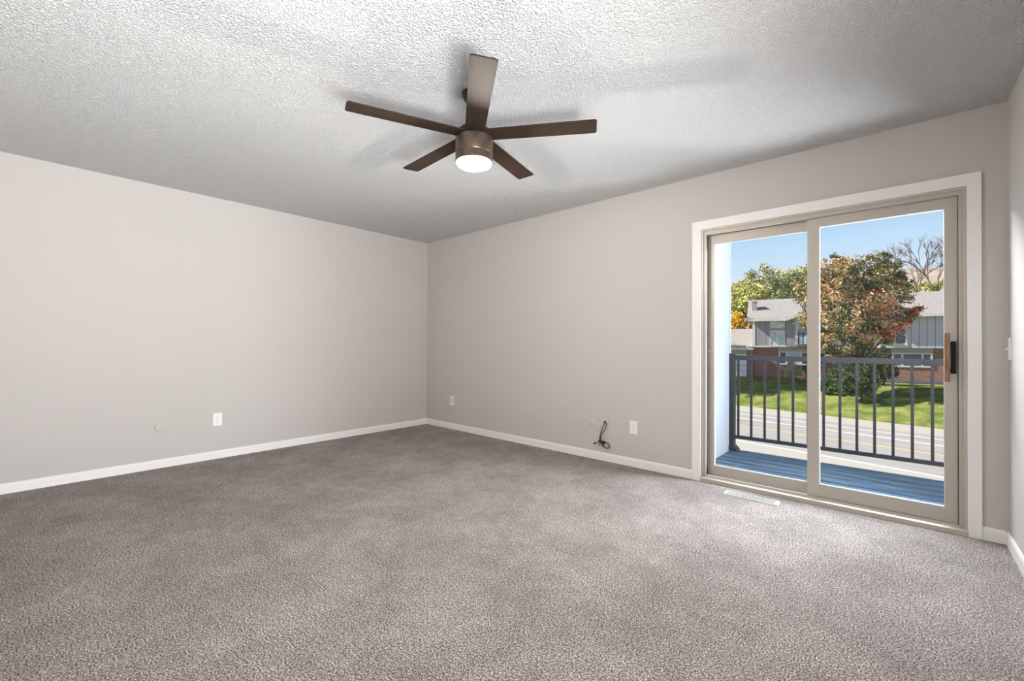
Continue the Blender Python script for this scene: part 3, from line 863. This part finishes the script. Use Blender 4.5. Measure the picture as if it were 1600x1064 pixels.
# shrubs under the maple and before the houses
tree('shrub', 'dark green shrub growing under the maple, tallest of the shrubs', 'shrub', 1345, DT-0.8,
     [(1322, 582, 22, 22, 0, 1.0), (1352, 586, 24, 28, 0, 1.0), (1340, 602, 24, 14, -0.3, 0.9)], 7000, 0.07, m_dkleaf, trunk_r=0.06)
tree('shrub', 'green shrub against the brick between the maple and the three-pane window', 'shrub', 1380, 27.4,
     [(1378, 568, 14, 24, 0, 0.8), (1388, 580, 10, 16, 0, 0.6)], 3500, 0.07, m_dkleaf, trunk_r=0.05)
tree('shrub', 'low dark shrub at the left foot of the maple', 'shrub', 1298, 26.6,
     [(1298, 600, 16, 11, 0, 0.8)], 2500, 0.07, m_dkleaf, trunk_r=0.05)
tree('shrub', 'green shrub with yellow tips beneath the wide window of the left house', 'shrub', 1238, 30.6,
     [(1234, 577, 9, 13, 0, 0.6), (1246, 582, 8, 9, 0, 0.6)], 2500, 0.06, m_sgleaf, trunk_r=0.05)
tree('shrub', 'low dark green shrub right below the wide window, beside the mullion', 'shrub', 1264, 29.4,
     [(1266, 581, 8, 13, 0, 0.5)], 2000, 0.06, m_dkleaf, trunk_r=0.05)
tree('golden_tree', 'small golden yellow tree behind the garage roof at the left', 'tree', 1150, 42,
     [(1152, 502, 13, 14, 0, 1.2), (1140, 512, 12, 12, 0, 1.0), (1162, 511, 8, 9, 0.3, 0.8)], 4000, 0.11, m_ylleaf, trunk_r=0.12)
# trees behind the houses
bg_specs = [
    (1160, 48, [(1160, 462, 26, 22, 0, 3), (1140, 470, 24, 18, 0, 3), (1175, 480, 20, 16, 0, 2.4)], m_grleaf, 'yellow-green tree behind the chimney, farthest left of the trees'),
    (1195, 55, [(1190, 440, 20, 22, 0, 3), (1196, 462, 28, 20, 0, 3), (1182, 455, 18, 18, 0, 2.5)], m_sgleaf, 'tall sage green tree rising right above the chimney'),
    (1228, 62, [(1222, 448, 20, 22, 0, 3), (1234, 462, 26, 18, 0, 3)], m_sgleaf, 'olive green tree behind the roof ridge, centre of the left pane'),
    (1258, 69, [(1252, 445, 18, 24, 0, 3), (1262, 462, 20, 20, 0, 3)], m_grleaf, 'yellow-green tree behind the roof ridge beside the door mullion'),
]
for px, d, bl, mm, lb in bg_specs:
    tree('leafy_tree', lb, 'tree', px, d, bl, 9000, 0.16, mm, trunk_r=0.2, group='trees behind the left house')
tree('distant_shrub', 'yellow-green shrub behind the right roof ridge, at the bare tree', 'shrub', 1450, 56,
     [(1445, 451, 16, 8, 0, 1.5), (1465, 447, 12, 7, 0, 1.5)], 3000, 0.14, m_grleaf, trunk_r=0.1)
tree('distant_shrub', 'pale yellow-green shrub between the maple and the right roof ridge', 'shrub', 1412, 66,
     [(1412, 452, 12, 8, 0, 1.5)], 1500, 0.14, m_grleaf, trunk_r=0.1)
# trees on the lawn behind the balcony side wall, whose shade lies on the grass
def off_tree(name, lateral, d, label):
    c = CAM + RH*lateral + FH*d; px = 800+FPX*lateral/d; k = FPX/d
    tree(name, label, 'tree', px, d, [(px, 540-2.2*k, 2.4*k, 1.6*k, 0, 2.4), (px-0.4*k, 540-4.6*k, 2.5*k, 1.8*k, 0.3, 2.5), (px-0.8*k, 540-7.4*k, 2.2*k, 1.9*k, -0.3, 2.2)],
         12000, 0.17, m_sgleaf, trunk_r=0.2)
off_tree('shade_tree', 11.0, 32.6, 'tall sage green tree on the lawn beside the garage of the left house')

# bare tree
def bare_tree(px, d, hgt, label):
    base = PW(px, 540, d); base.z = ZL
    bm = bmesh.new(); rr = random.Random(11)
    def grow(p, dr, L, r, lvl):
        q = p + dr*L
        m1 = p.lerp(q, 0.5) + Vector((rr.uniform(-1, 1), rr.uniform(-1, 1), rr.uniform(-.5, .5)))*L*0.06
        tube(bm, [p, m1, q], [r, r*0.85, r*0.68], 5 if lvl > 3 else 4)
        if lvl == 0: return
        for k in range(3 if lvl > 1 else 3):
            ax = Vector((rr.uniform(-1, 1), rr.uniform(-1, 1), rr.uniform(-1, 1))).normalized()
            nd = (Matrix.Rotation(rr.uniform(0.3, 0.75), 3, ax) @ dr).normalized()
            nd = (nd + Vector((0, 0, 0.06))).normalized()
            grow(m1.lerp(q, rr.uniform(0.35, 1.0)), nd, L*rr.uniform(0.62, 0.8), r*0.68, lvl-1)
    h0 = hgt*0.25
    tube(bm, [Vector((0, 0, -0.1)), Vector((0.1, 0, h0*0.5)), Vector((0, 0, h0))], [0.26, 0.22, 0.19], 8)
    for a in ((-0.95, 0, 0.55), (-0.6, 0.2, 0.8), (-0.35, 0.4, 1), (0.4, -0.3, 1), (0.6, 0.2, 0.8), (0.0, 0.1, 1)):
        grow(Vector((0, 0, h0*rr.uniform(0.75, 1))), Vector(a).normalized(), hgt*0.19, 0.13, 5)
    o = obj('bare_tree', bm, m_barkp); o.location = base; o.rotation_euler = (0, 0, HZ)
    tag(o, label, 'tree')
bare_tree(1470, 50, 21, 'leafless tree standing behind the roof of the right house')
